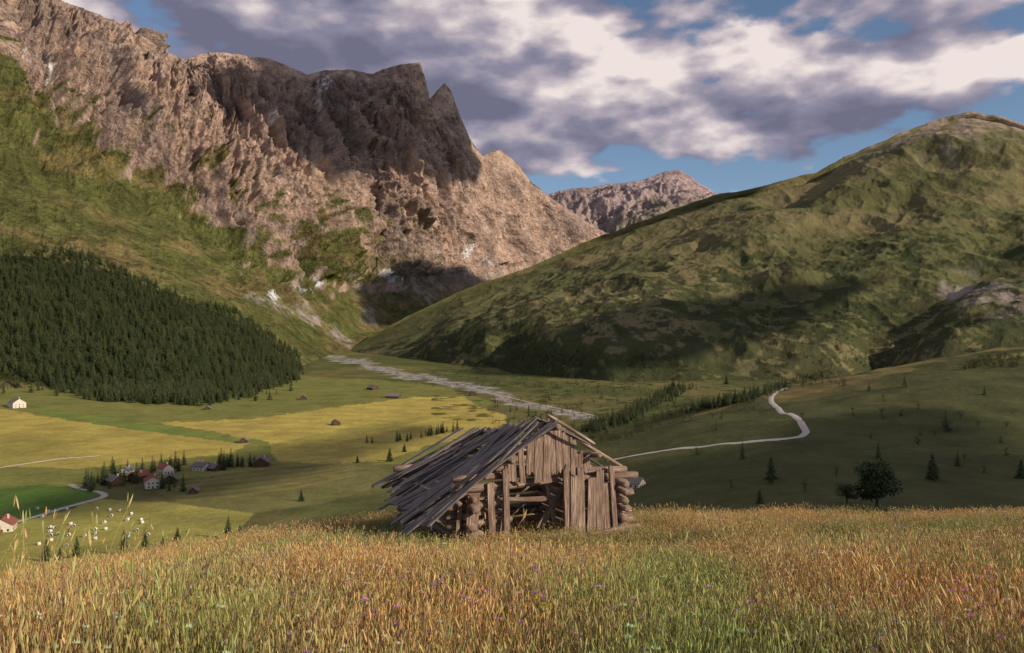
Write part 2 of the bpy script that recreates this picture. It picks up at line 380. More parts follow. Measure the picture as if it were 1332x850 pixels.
# ------------------------------------------------------------ instancing
def instancer(name,pts,rots,scl,idx,objs):
    c=bpy.data.collections.new(name+'_variants')
    for o in objs: c.objects.link(o)
    me=bpy.data.meshes.new(name);n=len(pts);me.vertices.add(n)
    me.vertices.foreach_set('co',np.array(pts,np.float32).ravel())
    a=me.attributes.new('rot','FLOAT_VECTOR','POINT');a.data.foreach_set('vector',np.array(rots,np.float32).ravel())
    a=me.attributes.new('scl','FLOAT_VECTOR','POINT');a.data.foreach_set('vector',np.array(scl,np.float32).ravel())
    a=me.attributes.new('idx','INT','POINT');a.data.foreach_set('value',np.array(idx,np.int32))
    ob=bpy.data.objects.new(name,me);col.objects.link(ob)
    ng=bpy.data.node_groups.new(name+'_scatter','GeometryNodeTree')
    ng.interface.new_socket('Geometry',in_out='INPUT',socket_type='NodeSocketGeometry')
    ng.interface.new_socket('Geometry',in_out='OUTPUT',socket_type='NodeSocketGeometry')
    gi=ng.nodes.new('NodeGroupInput');go=ng.nodes.new('NodeGroupOutput')
    ci=ng.nodes.new('GeometryNodeCollectionInfo');ci.inputs['Collection'].default_value=c
    ci.inputs['Separate Children'].default_value=True;ci.inputs['Reset Children'].default_value=True
    ip=ng.nodes.new('GeometryNodeInstanceOnPoints');ip.inputs['Pick Instance'].default_value=True
    def na(nm,t):
        q=ng.nodes.new('GeometryNodeInputNamedAttribute');q.data_type=t;q.inputs['Name'].default_value=nm;return q.outputs['Attribute']
    L=ng.links
    L.new(gi.outputs[0],ip.inputs['Points']);L.new(ci.outputs[0],ip.inputs['Instance'])
    L.new(na('idx','INT'),ip.inputs['Instance Index']);L.new(na('scl','FLOAT_VECTOR'),ip.inputs['Scale'])
    er=ng.nodes.new('FunctionNodeEulerToRotation');L.new(na('rot','FLOAT_VECTOR'),er.inputs[0]);L.new(er.outputs[0],ip.inputs['Rotation'])
    L.new(ip.outputs[0],go.inputs[0])
    mo=ob.modifiers.new('scatter','NODES');mo.node_group=ng
    return ob

# ------------------------------------------------------------ trees
m_bark,nt,b=newmat('bark');b.inputs['Base Color'].default_value=(0.07,0.05,0.035,1)
def needle_mat(name,c0,c1):
    m,nt,b=newmat(name,0.8,0.2);at=N(nt,'ShaderNodeAttribute',attribute_name='Col');oi=N(nt,'ShaderNodeObjectInfo')
    c=mixc(nt,oi.outputs['Random'],c0,c1);nt.links.new(mixc(nt,1.0,c,at.outputs['Color'],'MULTIPLY'),b.inputs['Base Color']);return m
m_needle=needle_mat('spruce_needles',(0.024,0.037,0.015),(0.055,0.070,0.024))
m_leaf=needle_mat('shrub_leaves',(0.035,0.052,0.018),(0.065,0.078,0.028))
def make_conifer(name,seed,tiers=16,per=11,link=False,wid=0.2):
    r=random.Random(seed);vs=[];fs=[];fm=[];cs=[]
    def tube(p0,p1,r0,r1,nn=6):
        b0=len(vs)
        for p,rr in ((p0,r0),(p1,r1)):
            for k in range(nn):
                a=k/nn*6.283;vs.append((p[0]+rr*math.cos(a),p[1]+rr*math.sin(a),p[2]));cs.append((1,1,1))
        for k in range(nn): fs.append((b0+k,b0+(k+1)%nn,b0+nn+(k+1)%nn,b0+nn+k));fm.append(0)
    tube((0,0,-0.05),(0,0,0.5),0.018,0.011);tube((0,0,0.5),(0,0,0.99),0.011,0.001)
    for t in range(tiers):
        h=0.06+0.93*(t/tiers)**0.92;R=wid*(1-h)**0.85*(0.85+0.3*r.random())+0.012
        n=max(5,int(per*(1-0.5*h)))
        for k in range(n):
            a=(k+r.random()*.9)/n*6.283;L=R*(0.65+0.5*r.random());dr=L*(0.25+0.3*r.random())
            ca,sa=math.cos(a),math.sin(a);w=L*(0.28+0.14*r.random());hh=h+0.02*(r.random()-.5)
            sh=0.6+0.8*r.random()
            for q in range(3):
                f0=q/3;f1=(q+1.25)/3
                w1=w*(1-0.55*f0);b0=len(vs)
                z0=hh-dr*f0*f0+0.01;z1=hh-dr*f1*f1-0.012*r.random()
                px,py=-sa,ca
                j=(r.random()-.5)*0.3*w
                vs.append((ca*L*f0,sa*L*f0,z0));vs.append((ca*L*(f0+f1)/2+px*w1,sa*L*(f0+f1)/2+py*w1,(z0+z1)/2-0.016-w1*.25))
                vs.append((ca*L*f1+px*j,sa*L*f1+py*j,z1));vs.append((ca*L*(f0+f1)/2-px*w1,sa*L*(f0+f1)/2-py*w1,(z0+z1)/2-0.016-w1*.25))
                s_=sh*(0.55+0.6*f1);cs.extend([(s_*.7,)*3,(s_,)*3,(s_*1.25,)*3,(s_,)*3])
                fs.append((b0,b0+1,b0+2));fs.append((b0,b0+2,b0+3));fm+= [1,1]
    return pymesh(name,vs,fs,[m_bark,m_needle],fm,colr=cs,link=link)
def make_broadleaf(name,seed,nl=1500,link=False,blobs=9,low=0.15):
    r=random.Random(seed);vs=[];fs=[];fm=[];cs=[]
    def limb(p0,p1,r0,r1,nn=6):
        b0=len(vs);d=(Vector(p1)-Vector(p0)).normalized();x=d.orthogonal().normalized();y=d.cross(x)
        for p,rr in ((p0,r0),(p1,r1)):
            for k in range(nn):
                a=k/nn*6.283;v=Vector(p)+x*rr*math.cos(a)+y*rr*math.sin(a);vs.append(tuple(v));cs.append((1,1,1))
        for k in range(nn): fs.append((b0+k,b0+(k+1)%nn,b0+nn+(k+1)%nn,b0+nn+k));fm.append(0)
    limb((0,0,-.05),(0.02,0,0.4),0.04,0.025)
    bl=[]
    for i in range(blobs):
        a=r.random()*6.283;h=low+0.2+(0.72-low)*r.random();q=0.3*r.random()**.5*(1.1-abs(h-.5))
        c=(q*math.cos(a),q*math.sin(a),h);bl.append((c,0.14+0.1*r.random()));limb((0.01,0,0.2+0.2*r.random()),c,0.018,0.005,5)
    for i in range(nl):
        c,R=r.choice(bl);d=Vector((r.gauss(0,1),r.gauss(0,1),r.gauss(0,1))).normalized();p=Vector(c)+d*R*(0.55+0.5*r.random())
        if p.z<0.02: continue
        x=Vector((r.gauss(0,1),r.gauss(0,1),r.gauss(0,1))).normalized();y=x.cross(d+Vector((.01,.02,.5))).normalized();s=0.02+0.016*r.random()
        b0=len(vs);sh=(0.55+0.7*r.random())*(0.7+0.5*(p.z));
        for v in (p-x*s,p+y*s*.6,p+x*s,p-y*s*.6): vs.append(tuple(v));cs.append((sh,)*3)
        fs.append((b0,b0+1,b0+2,b0+3));fm.append(1)
    return pymesh(name,vs,fs,[m_bark,m_leaf],fm,colr=cs,link=link)
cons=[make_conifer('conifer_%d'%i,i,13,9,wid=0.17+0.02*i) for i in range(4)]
pts=[];tries=0
fp=forest_poly
while len(pts)<7500 and tries<100000:
    tries+=1
    d=random.uniform(1150,2500);u=random.uniform(-200,410);x=(u-CU)/F*d
    z=zat(x,d,(BL,BV))
    if z<-500: continue
    v=CV-F*z/d
    j=random.gauss(0,5) if random.random()<.93 else random.gauss(0,24)
    wob=40*(float(vn(np.array([x/170]),np.array([d/170]),np.array([0.]),5)[0])-.5)
    if inpoly(np.array([u+j]),np.array([v+j*.7+wob]),fp)[0]: pts.append((x,d,z-0.5))
n=len(pts);s=rng.uniform(9,24,n)
instancer('conifer_forest',pts,np.stack([0*s,0*s,rng.uniform(0,6.28,n)],1),np.stack([s*rng.uniform(1.,1.6,n),s*rng.uniform(1.,1.6,n),s],1),rng.integers(0,4,n),cons)
def scatter_px(name,specs,objs,smin,smax,trees):
    pts=[];ss=[]
    for (kind,data,cnt,sp) in specs:
        for i in range(cnt):
            if kind=='line':
                k=random.random()*(len(data)-1);a=int(k);t=k-a
                u=data[a][0]*(1-t)+data[a+1][0]*t+random.gauss(0,sp);v=data[a][1]*(1-t)+data[a+1][1]*t+random.gauss(0,sp*.35)
            else:
                u=random.uniform(data[0],data[2]);v=random.uniform(data[1],data[3])
            p=hit(u,v,trees)
            if p and kind=='box' and sp>0 and float(fbm(np.array([p.x/70]),np.array([p.y/70]),np.array([0.]),3,777)[0])<sp: continue
            if p: pts.append((p.x,p.y,p.z-.3));ss.append(smin+(smax-smin)*random.random()**1.6)
    n=len(pts);s=np.array(ss)
    instancer(name,pts,np.stack([0*s,0*s,rng.uniform(0,6.28,n)],1),np.stack([s*1.2,s*1.2,s],1),rng.integers(0,len(objs),n),objs)
shr=[make_broadleaf('bush_%d'%i,40+i,260,blobs=6,low=0.0) for i in range(3)]
scatter_px('hillside_trees',[('line',[(770,562),(790,553),(815,545),(840,530),(870,514),(890,505)],420,7),('line',[(895,537),(930,529),(960,522),(1010,505),(1070,488)],170,4),('line',[(640,528),(700,545),(770,560)],14,5),('line',[(470,578),(540,572),(590,560)],24,3),('box',(860,530,1332,610),5,0),('box',(1050,470,1332,520),4,0)],cons,8,15,(BV,BR))
scatter_px('hillside_bushes',[('box',(560,400,1330,480),3000,.50),('box',(560,465,1100,505),700,.48),('line',[(700,560),(800,575),(860,545),(960,522),(1090,486)],260,8),('box',(640,500,900,560),300,.5),('box',(860,520,1332,640),50,.5)],shr,4,9,(BV,BR))
def place(name,maker,u,v,hpx,k=1.0,**kw):
    p=hit(u,v)
    if not p: return
    ob=maker(name,random.randint(0,9999),link=True,**kw);h=hpx/F*p.y
    ob.location=(p.x,p.y,p.z-0.2);ob.scale=(h*k,h*k,h);ob.rotation_euler[2]=random.random()*6
for u,v,h in [(1003,623,30),(1213,624,36),(1328,622,26),(988,655,20),(876,512,20),(392,652,16),(507,600,18),(465,602,10),(526,588,12),(945,500,12),(1072,487,12)]:
    place('conifer_tree',make_conifer,u,v,h,1.6,tiers=20,per=14)
place('broadleaf_tree',make_broadleaf,1140,664,60,1.1,nl=6000,blobs=18)
place('broadleaf_tree',make_broadleaf,1102,655,26,1.3,nl=2500,blobs=10)
for u,v,h in [(60,730,30),(100,726,30),(161,722,34),(189,718,28),(231,712,28),(212,716,20),(297,700,30),(78,728,18),(312,697,16)]:
    place('conifer_tree',make_conifer,u,v,h,1.35,tiers=18,per=12)

# ------------------------------------------------------------ houses
def flat(name,c,r=.9):
    m,nt,b=newmat(name,r);g=N(nt,'ShaderNodeTexCoord')
    n_=noise(nt,g.outputs['Object'],1.5,6,.7);c=np.array(c)
    nt.links.new(ramp(nt,n_,[(0.3,tuple(c*.7)),(0.7,tuple(np.minimum(c*1.25,1)))]),b.inputs['Base Color']);return m
m_plaster=flat('plaster',(0.6,0.56,0.5));m_timber=flat('dark_timber',(0.10,0.06,0.04));m_redroof=flat('red_tiles',(0.26,0.09,0.07));m_slate=flat('slate_roof',(0.17,0.15,0.15));m_glass=flat('window_glass',(0.03,0.035,0.045),.2)
def box(vs,fs,x0,x1,y0,y1,z0,z1):
    b=len(vs);vs+= [(x0,y0,z0),(x1,y0,z0),(x1,y1,z0),(x0,y1,z0),(x0,y0,z1),(x1,y0,z1),(x1,y1,z1),(x0,y1,z1)]
    fs+= [(b,b+3,b+2,b+1),(b+4,b+5,b+6,b+7),(b,b+1,b+5,b+4),(b+1,b+2,b+6,b+5),(b+2,b+3,b+7,b+6),(b+3,b,b+4,b+7)]
def house(name,u,v,w,l,h,rot,wall,roof,chim=True):
    p=hit(u,v)
    if not p: return
    e=bpy.data.objects.new(name,None);col.objects.link(e);e.location=(p.x,p.y,p.z-.3);e.rotation_euler[2]=rot
    rh=w*.33
    def add(nm,vs,fs,m):
        o=pymesh(nm,vs,fs,[m]);o.parent=e
    vs=[(-w/2,-l/2,-1.5),(w/2,-l/2,-1.5),(w/2,l/2,-1.5),(-w/2,l/2,-1.5),(-w/2,-l/2,h),(w/2,-l/2,h),(w/2,l/2,h),(-w/2,l/2,h),(0,-l/2,h+rh),(0,l/2,h+rh)]
    add('walls',vs,[(0,1,5,8,4),(1,2,6,5),(2,3,7,9,6),(3,0,4,7)],wall)
    o=.8;t=.3;k=rh/(w/2)
    vs=[];fs=[]
    for sgn in (-1,1):
        b=len(vs);xe=sgn*(w/2+o);ze=h-o*k
        for yy in (-l/2-o,l/2+o):
            vs+= [(0,yy,h+rh+.03),(xe,yy,ze+.03),(xe,yy,ze+t),(0,yy,h+rh+t)]
        fs+= [(b,b+1,b+5,b+4),(b+3,b+7,b+6,b+2),(b,b+3,b+2,b+1),(b+4,b+5,b+6,b+7),(b+1,b+2,b+6,b+5)]
    add('roof',vs,fs,roof)
    vs=[];fs=[]
    for fl in range(max(1,int(h/2.7))):
        for xx in (-w*.28,0.0,w*.28):
            if fl==0 and xx==0.0: continue
            z0=1+fl*2.7
            box(vs,fs,xx-.55,xx+.55,-l/2-.05,-l/2+.02,z0,z0+1.2);box(vs,fs,xx-.55,xx+.55,l/2-.02,l/2+.05,z0,z0+1.2)
        for yy in (-l*.3,0,l*.3):
            z0=1+fl*2.7;box(vs,fs,-w/2-.05,-w/2+.02,yy-.5,yy+.5,z0,z0+1.2);box(vs,fs,w/2-.02,w/2+.05,yy-.5,yy+.5,z0,z0+1.2)
    add('windows',vs,fs,m_glass)
    vs=[];fs=[];box(vs,fs,-.6,.6,-l/2-.08,-l/2+.02,0,2.2);add('door',vs,fs,m_timber)
    if chim:
        vs=[];fs=[];box(vs,fs,w*.15,w*.15+.9,0,.9,h,h+rh+1.2);add('chimney',vs,fs,m_plaster)
for a in [(198,634,10,13,6,.5,m_plaster,m_redroof),(222,628,9,11,4,.3,m_timber,m_slate),(180,626,9,12,5,-.3,m_timber,m_redroof),(150,632,9,11,5,.8,m_timber,m_slate),(262,612,9,12,4,1.2,m_plaster,m_slate),(278,612,8,10,3,1.0,m_timber,m_slate),(340,606,13,15,4,.2,m_timber,m_slate),(165,617,8,9,4,0,m_plaster,m_slate),(215,616,9,10,5,.9,m_plaster,m_redroof),(5,690,11,13,4.5,.4,m_plaster,m_redroof),(22,530,16,18,7,.9,m_plaster,m_slate),(825,634,8,10,3.5,.9,m_plaster,m_slate)]:
    house('farmhouse',*a)
for a in [(437,553,9,11,3.5,.4,m_timber,m_slate),(485,507,14,18,4,.8,m_timber,m_slate),(511,518,13,22,4,1.4,m_timber,m_slate),(317,576,8,9,3,.2,m_timber,m_slate),(615,515,10,14,4,.2,m_timber,m_redroof),(252,642,6,7,3,.2,m_timber,m_slate),(395,520,10,12,4,.2,m_timber,m_slate),(270,533,8,9,3,.2,m_timber,m_slate)]:
    house('hay_barn',*a,chim=False)
scatter_px('village_trees',[('line',[(110,635),(150,628),(200,615),(240,608)],34,6),('line',[(285,608),(330,606)],16,4),('box',(140,605,240,640),16,0)],cons,9,18,(BV,))
vs=[];fs=[]
for i in range(34):
    u=random.uniform(45,195);v=random.uniform(662,712)
    p=hit(u,v)
    if not p: continue
    a=random.random()*3.14;b0=len(vs);ax=Vector((math.cos(a),math.sin(a),0));sd=Vector((-ax.y,ax.x,0));n_=12
    for e_,rr in ((-.8,.75),(-.7,.9),(.7,.9),(.8,.75)):
        for k in range(n_):
            q=k/n_*6.283;vs.append(tuple(p+ax*e_+sd*rr*math.cos(q)+Vector((0,0,.85+rr*math.sin(q)))))
    for j in range(3):
        for k in range(n_): fs.append((b0+j*n_+k,b0+j*n_+(k+1)%n_,b0+(j+1)*n_+(k+1)%n_,b0+(j+1)*n_+k))
    fs.append(tuple(b0+k for k in range(n_)));fs.append(tuple(b0+3*n_+k for k in range(n_)))
pymesh('hay_bales',vs,fs,[flat('bale_wrap',(0.62,0.62,0.58))],smooth=True)

# ------------------------------------------------------------ HUT
def wood(name,c0,c1,c2):
    m,nt,b=newmat(name,.85,.15);at=N(nt,'ShaderNodeAttribute',attribute_name='wc')
    mp=N(nt,'ShaderNodeMapping');mp.inputs['Scale'].default_value=(1.2,22,22);nt.links.new(at.outputs['Vector'],mp.inputs['Vector'])
    n1=noise(nt,mp.outputs[0],1.6,7,.7)
    mp2=N(nt,'ShaderNodeMapping');mp2.inputs['Scale'].default_value=(.8,2.0,2.0);nt.links.new(at.outputs['Vector'],mp2.inputs['Vector'])
    n2=noise(nt,mp2.outputs[0],1.5,4,.6)
    c=ramp(nt,n1,[(0.3,tuple(np.array(c0)*.35)),(0.45,c0),(0.62,c1),(0.8,c2)])
    c=mixc(nt,math_(nt,'MULTIPLY',ramp(nt,n2,[(.4,(0,0,0)),(.65,(1,1,1))]),.6),c,tuple(np.array(c0)*.6))
    nt.links.new(c,b.inputs['Base Color']);bump(nt,b,n1,1.0,.014);return m
M_wood=wood('weathered_wood',(0.18,0.12,0.095),(0.46,0.36,0.30),(0.64,0.55,0.49))
M_roofw=wood('weathered_roof_boards',(0.12,0.107,0.102),(0.28,0.255,0.25),(0.45,0.42,0.41))
class WB:
    def __init__(s): s.v=[];s.f=[];s.a=[]
    def log(s,p0,p1,r,bend=.03,nn=12,rings=10):
        p0=Vector(p0);p1=Vector(p1);d=p1-p0;L=d.length;d.normalize();x=d.orthogonal().normalized();y=d.cross(x)
        b0=len(s.v);R=random.random()*50;ph=random.random()*6;bx=random.gauss(0,bend);by=random.gauss(0,bend)
        prof=[1+random.gauss(0,.07) for _ in range(nn)]
        for i in range(rings+1):
            t=i/rings;c=p0+d*L*t+(x*bx+y*by)*math.sin(3.14*t)
            rr=r*(1+.06*math.sin(ph+t*7))*(0.9 if i in(0,rings) else 1)
            for k in range(nn):
                a=k/nn*6.283;q=rr*prof[k]*(1+random.gauss(0,.02));jl=random.gauss(0,.012) if i in(0,rings) else 0
                s.v.append(c+d*jl+x*q*math.cos(a)+y*q*math.sin(a));s.a.append((t*L+R,math.cos(a)*r+R,math.sin(a)*r))
        for i in range(rings):
            for k in range(nn): s.f.append((b0+i*nn+k,b0+i*nn+(k+1)%nn,b0+(i+1)*nn+(k+1)%nn,b0+(i+1)*nn+k))
        for i,sg in ((0,-1),(rings,1)):
            c=len(s.v);s.v.append(p0+d*(L*(i>0)+sg*0.0));s.a.append((R+9,R,0))
            for k in range(nn):
                q=(b0+i*nn+k,b0+i*nn+(k+1)%nn,c);s.f.append(q if sg>0 else q[::-1])
    def board(s,p0,p1,wdir,w,th,taper=0,n=8,warp=.012):
        p0=Vector(p0);p1=Vector(p1);d=(p1-p0);L=d.length;d.normalize();wd=Vector(wdir);wd=(wd-d*wd.dot(d)).normalized();nr=d.cross(wd).normalized()
        b0=len(s.v);R=random.random()*50;tw=random.gauss(0,.05);bb=random.gauss(0,warp);m=4
        e0=[random.gauss(0,.03) for _ in range(m+1)];e1=[random.gauss(0,.03) for _ in range(m+1)]
        for i in range(n+1):
            t=i/n;c=p0+d*L*t+nr*bb*math.sin(3.14*t);ww=w*(1-taper*t)*(1+random.gauss(0,.025));ang=tw*(t-.5)
            wv=wd*math.cos(ang)+nr*math.sin(ang);nv=nr*math.cos(ang)-wd*math.sin(ang)
            for side in (0,1):
                for k in range(m+1):
                    q=k/m-.5;o=0
                    if i==0:o=e0[k]
                    if i==n:o=e1[k]
                    s.v.append(c+d*o+wv*ww*q+nv*(th/2 if side else -th/2)+nv*.004*math.sin(k*2.1+R));s.a.append((t*L+R,q*w+R,side*th))
        st=2*(m+1)
        for i in range(n):
            for k in range(m):
                a=b0+i*st+k;s.f.append((a,a+st,a+st+1,a+1))
                a+=m+1;s.f.append((a,a+1,a+st+1,a+st))
            a=b0+i*st;s.f.append((a,a+m+1,a+st+m+1,a+st));a=b0+i*st+m;s.f.append((a,a+st,a+st+m+1,a+m+1))
        for i in (0,n):
            for k in range(m):
                a=b0+i*st+k;q=(a,a+1,a+m+2,a+m+1);s.f.append(q if i==0 else q[::-1])
    def make(s,name,mat,parent,smooth=False):
        o=pymesh(name,s.v,s.f,[mat],attr=s.a,smooth=smooth);o.parent=parent;return o
PHI=math.radians(25);A0=W(605,700,17.0);A0[2]=-4.66
hut=bpy.data.objects.new('log_hut',None);col.objects.link(hut);hut.location=A0;hut.rotation_euler[2]=PHI
HW,HL=3.85,4.0;RC=1.98
def gr(a,b): return -0.171*(a*math.sin(PHI)+b*math.cos(PHI))-.02
def rz(a,b):  # roof height (sagging towards the back)
    f=max(0,min(1,b/HL));rid=2.58-0.70*f**1.1-.13*math.sin(3.14*f)
    e=0.58+0.06*f;ae=-1.25+0.6*f
    if a<=RC:
        t=(a-ae)/(RC-ae);return e+(rid-e)*t-.15*math.sin(3.14*max(0,min(1,t)))*math.sin(3.14*min(1,f*1.1))
    return rid-(0.60-.1*f)*(a-RC)
B=WB()
z=-1.15
while z<1.22:
    if z>gr(0,HL)-.5:
        top=rz(0,HL)-.15
        B.log((random.gauss(0,.03),-0.38+random.gauss(0,.11),z),(random.gauss(0,.03),HL+.35 if z<top else HL*.5,z-.03),.090+random.gauss(0,.012))
    z+=.198
B.make('left_wall_logs',M_wood,hut,True)
B=WB();z=-0.95
while z<1.2:
    B.log((HW+random.gauss(0,.03),-0.36+random.gauss(0,.09),z),(HW,HL+.35,z-.02),.092+random.gauss(0,.012));z+=.2
B.make('right_wall_logs',M_wood,hut,True)
B=WB();z=-1.05
while z<1.45:
    a0,a1=-.35,HW+.35
    if z>1.0: a0=.3+(z-1)*1.6;a1=HW-.1-(z-1)*1.5
    B.log((a0+random.gauss(0,.06),HL,z),(a1+random.gauss(0,.06),HL,z+random.gauss(0,.02)),.086);z+=.205
B.make('back_wall_logs',M_wood,hut,True)
B=WB();z=-.50
while z<1.2:
    B.log((-.45+random.gauss(0,.13),0,z+.09),(1.02+random.gauss(0,.1),0,z+.09+random.gauss(0,.03)),.082+random.gauss(0,.012),rings=6)
    B.log((2.62+random.gauss(0,.05),0,z+.04),(HW+.34+random.gauss(0,.12),0,z+.04+random.gauss(0,.03)),.090+random.gauss(0,.012),rings=6)
    z+=.205
B.log((-.3,-.02,1.42),(HW+.2,-.02,1.32),.075,.04);B.log((.9,.05,1.13),(2.9,.1,1.2),.065,.03)
B.log((1.0,.3,.82),(2.5,.25,.74),.055,.03)
B.log((.95,-.5,.12),(3.7,-.46,gr(3.7,-.4)+.30),.07,.04);B.log((.6,-.75,.10),(2.3,-.35,gr(2.2,-.4)+.22),.055,.04)
B.make('front_wall_logs',M_wood,hut,True)
B=WB()
X1=(1,0,0)
def vp(a,b,z0,z1,w,th=.045,lean=0,bl=0): B.board((a,b,z0),(a+lean,b+bl,z1),X1,w,th)
vp(.02,-.28,-.12,1.10,.27,.06,.06);vp(.58,-.17,-.2,1.3,.15,.05,-.07);vp(.90,-.18,-.2,1.62,.13,.06,-.05);vp(.78,-.15,.1,1.5,.10,.04,.14)
vp(-.24,-.14,.1,.98,.10,.04,.07)
a=2.42
vp(2.42,-.14,-.3,1.46,.13,.07,-.05)
for w,t,l in [(.2,1.30,.03),(.17,1.46,-.04),(.22,1.20,.05),(.2,1.38,.0),(.16,1.06,-.07)]:
    a+=w/2+.035;vp(a,-.145-random.random()*.05,gr(a,0)-.05+random.random()*.1,t,w,.035,l);a+=w/2
vp(3.66,-.2,-.35,1.46,.12,.07,-.14)
B.board((1.95,.35,.1),(2.62,.0,1.28),X1,.16,.06);B.board((2.3,.2,.0),(2.05,.25,1.2),X1,.09,.05)
a=.96
while a<3.0:
    w=random.uniform(.12,.21);top=rz(a+w/2,0)-.07-random.random()*.05
    if a>2.6: top-=.17
    bot=1.36+random.uniform(-.16,.10)
    if top-bot>.12: B.board((a+w/2,-.11-random.random()*.03,bot),(a+w/2+random.gauss(0,.03),-.11,top),X1,w,.032)
    a+=w+.016+ (0.08 if random.random()<.25 else 0)
B.make('wall_boards',M_wood,hut)
B=WB()
B.log((RC,-.55,2.47),(RC,HL+.2,rz(RC,HL)-.12),.07,.02);B.log((.9,-.5,rz(.9,0)-.13),(.9,HL+.2,rz(.9,HL)-.13),.06,.03)
B.log((-.35,-.55,rz(-.35,0)-.12),(-.25,HL+.35,rz(-.25,HL)-.1),.065,.03);B.log((3.1,-.4,rz(3.1,0)-.15),(3.1,HL,rz(3.1,HL)-.15),.06,.03)
for b_ in (.02,1.3,2.7,HL):
    B.log((-.7,b_,rz(-.7,b_)-.07),(RC,b_,rz(RC,b_)-.05),.045,.02);B.log((RC,b_,rz(RC,b_)-.02),(HW+.1,b_,rz(HW+.1,b_)-.02),.045,.02)
B.log((1.75,-.42,2.74),(2.95,-.4,rz(2.95,0)+.03),.035,.02)
B.make('roof_frame',M_wood,hut,True)
B=WB()
b_=-.62;i=0
while b_<HL+.35:
    w=random.uniform(.11,.20);f=max(0,min(1,b_/HL));ae=-1.25+.62*f+random.gauss(0,.17);ar=RC+.05+random.gauss(0,.10)
    if b_>1.8 and random.random()<.38: ar=random.uniform(.4,1.4)
    if b_>1.8 and random.random()<.33: b_+=w;continue
    sk=random.gauss(0,.11)
    B.board((ar,b_+w/2,rz(ar,b_)+.025*(i%2)+random.random()*.02),(ae,b_+w/2+sk,rz(ae,b_)+.03*(i%2)-random.random()*.08),(0,1,0),w,.028,warp=.045)
    if random.random()<.55:
        a2=random.uniform(-.6,1.0);B.board((ar+random.uniform(-.5,.08),b_+w,rz(ar,b_)+.06),(a2,b_+w+sk,rz(a2,b_)+.055),(0,1,0),w*.8,.025,warp=.03)
    b_+=w+.014;i+=1
b_=.1
while b_<HL+.2:
    w=random.uniform(.13,.2)
    if random.random()<.5:
        e=random.uniform(2.9,4.2) if b_>.8 else random.uniform(2.3,2.9)
        B.board((RC-.02,b_,rz(RC,b_)+.05),(e,b_+random.gauss(0,.06),rz(e,b_)+.04),(0,1,0),w,.028,warp=.02)
    b_+=w+.02
for ar,ae in ((2.2,2.6),(2.3,3.0),(1.95,2.4)): B.board((ar-.4,-.1,rz(ar,0)+.14),(ae,0,rz(ae,0)+.03),(0,1,0),.12,.025)
for (a0,b0_,a1,b1_) in ((1.5,2.2,-.8,2.7),(.9,3.0,-.9,2.6),(1.7,1.0,.2,1.3),(.5,3.6,-.95,3.9),(1.2,3.3,-.4,3.6)):
    B.board((a0,b0_,rz(a0,b0_)+.1),(a1,b1_,rz(a1,b1_)+.10),(0,1,0),.14,.025,warp=.04)
B.make('roof_boards',M_roofw,hut)

# ------------------------------------------------------------ GRASS
def grass_mat(name,rough=.6):
    m,nt,b=newmat(name,rough,.2);at=N(nt,'ShaderNodeAttribute',attribute_name='Col');oi=N(nt,'ShaderNodeObjectInfo')
    g=N(nt,'ShaderNodeNewGeometry')
    n_=noise(nt,g.outputs['Position'],.30,2)
    t=ramp(nt,n_,[(.36,(.62,.88,.58)),(.5,(1.0,.97,.86)),(.64,(1.22,1.0,.82))])
    r=ramp(nt,oi.outputs['Random'],[(0,(.78,.88,.82)),(1,(1.15,1.08,1.0))])
    c=mixc(nt,1.0,at.outputs['Color'],t,'MULTIPLY');c=mixc(nt,1.0,c,r,'MULTIPLY')
    nt.links.new(c,b.inputs['Base Color'])
    tr=N(nt,'ShaderNodeBsdfTranslucent');nt.links.new(c,tr.inputs[0]);mx=N(nt,'ShaderNodeMixShader');mx.inputs[0].default_value=.28
    nt.links.new(b.outputs[0],mx.inputs[1]);nt.links.new(tr.outputs[0],mx.inputs[2]);nt.links.new(mx.outputs[0],nt.nodes['Material Output'].inputs[0]);return m
M_grass=grass_mat('meadow_grass')
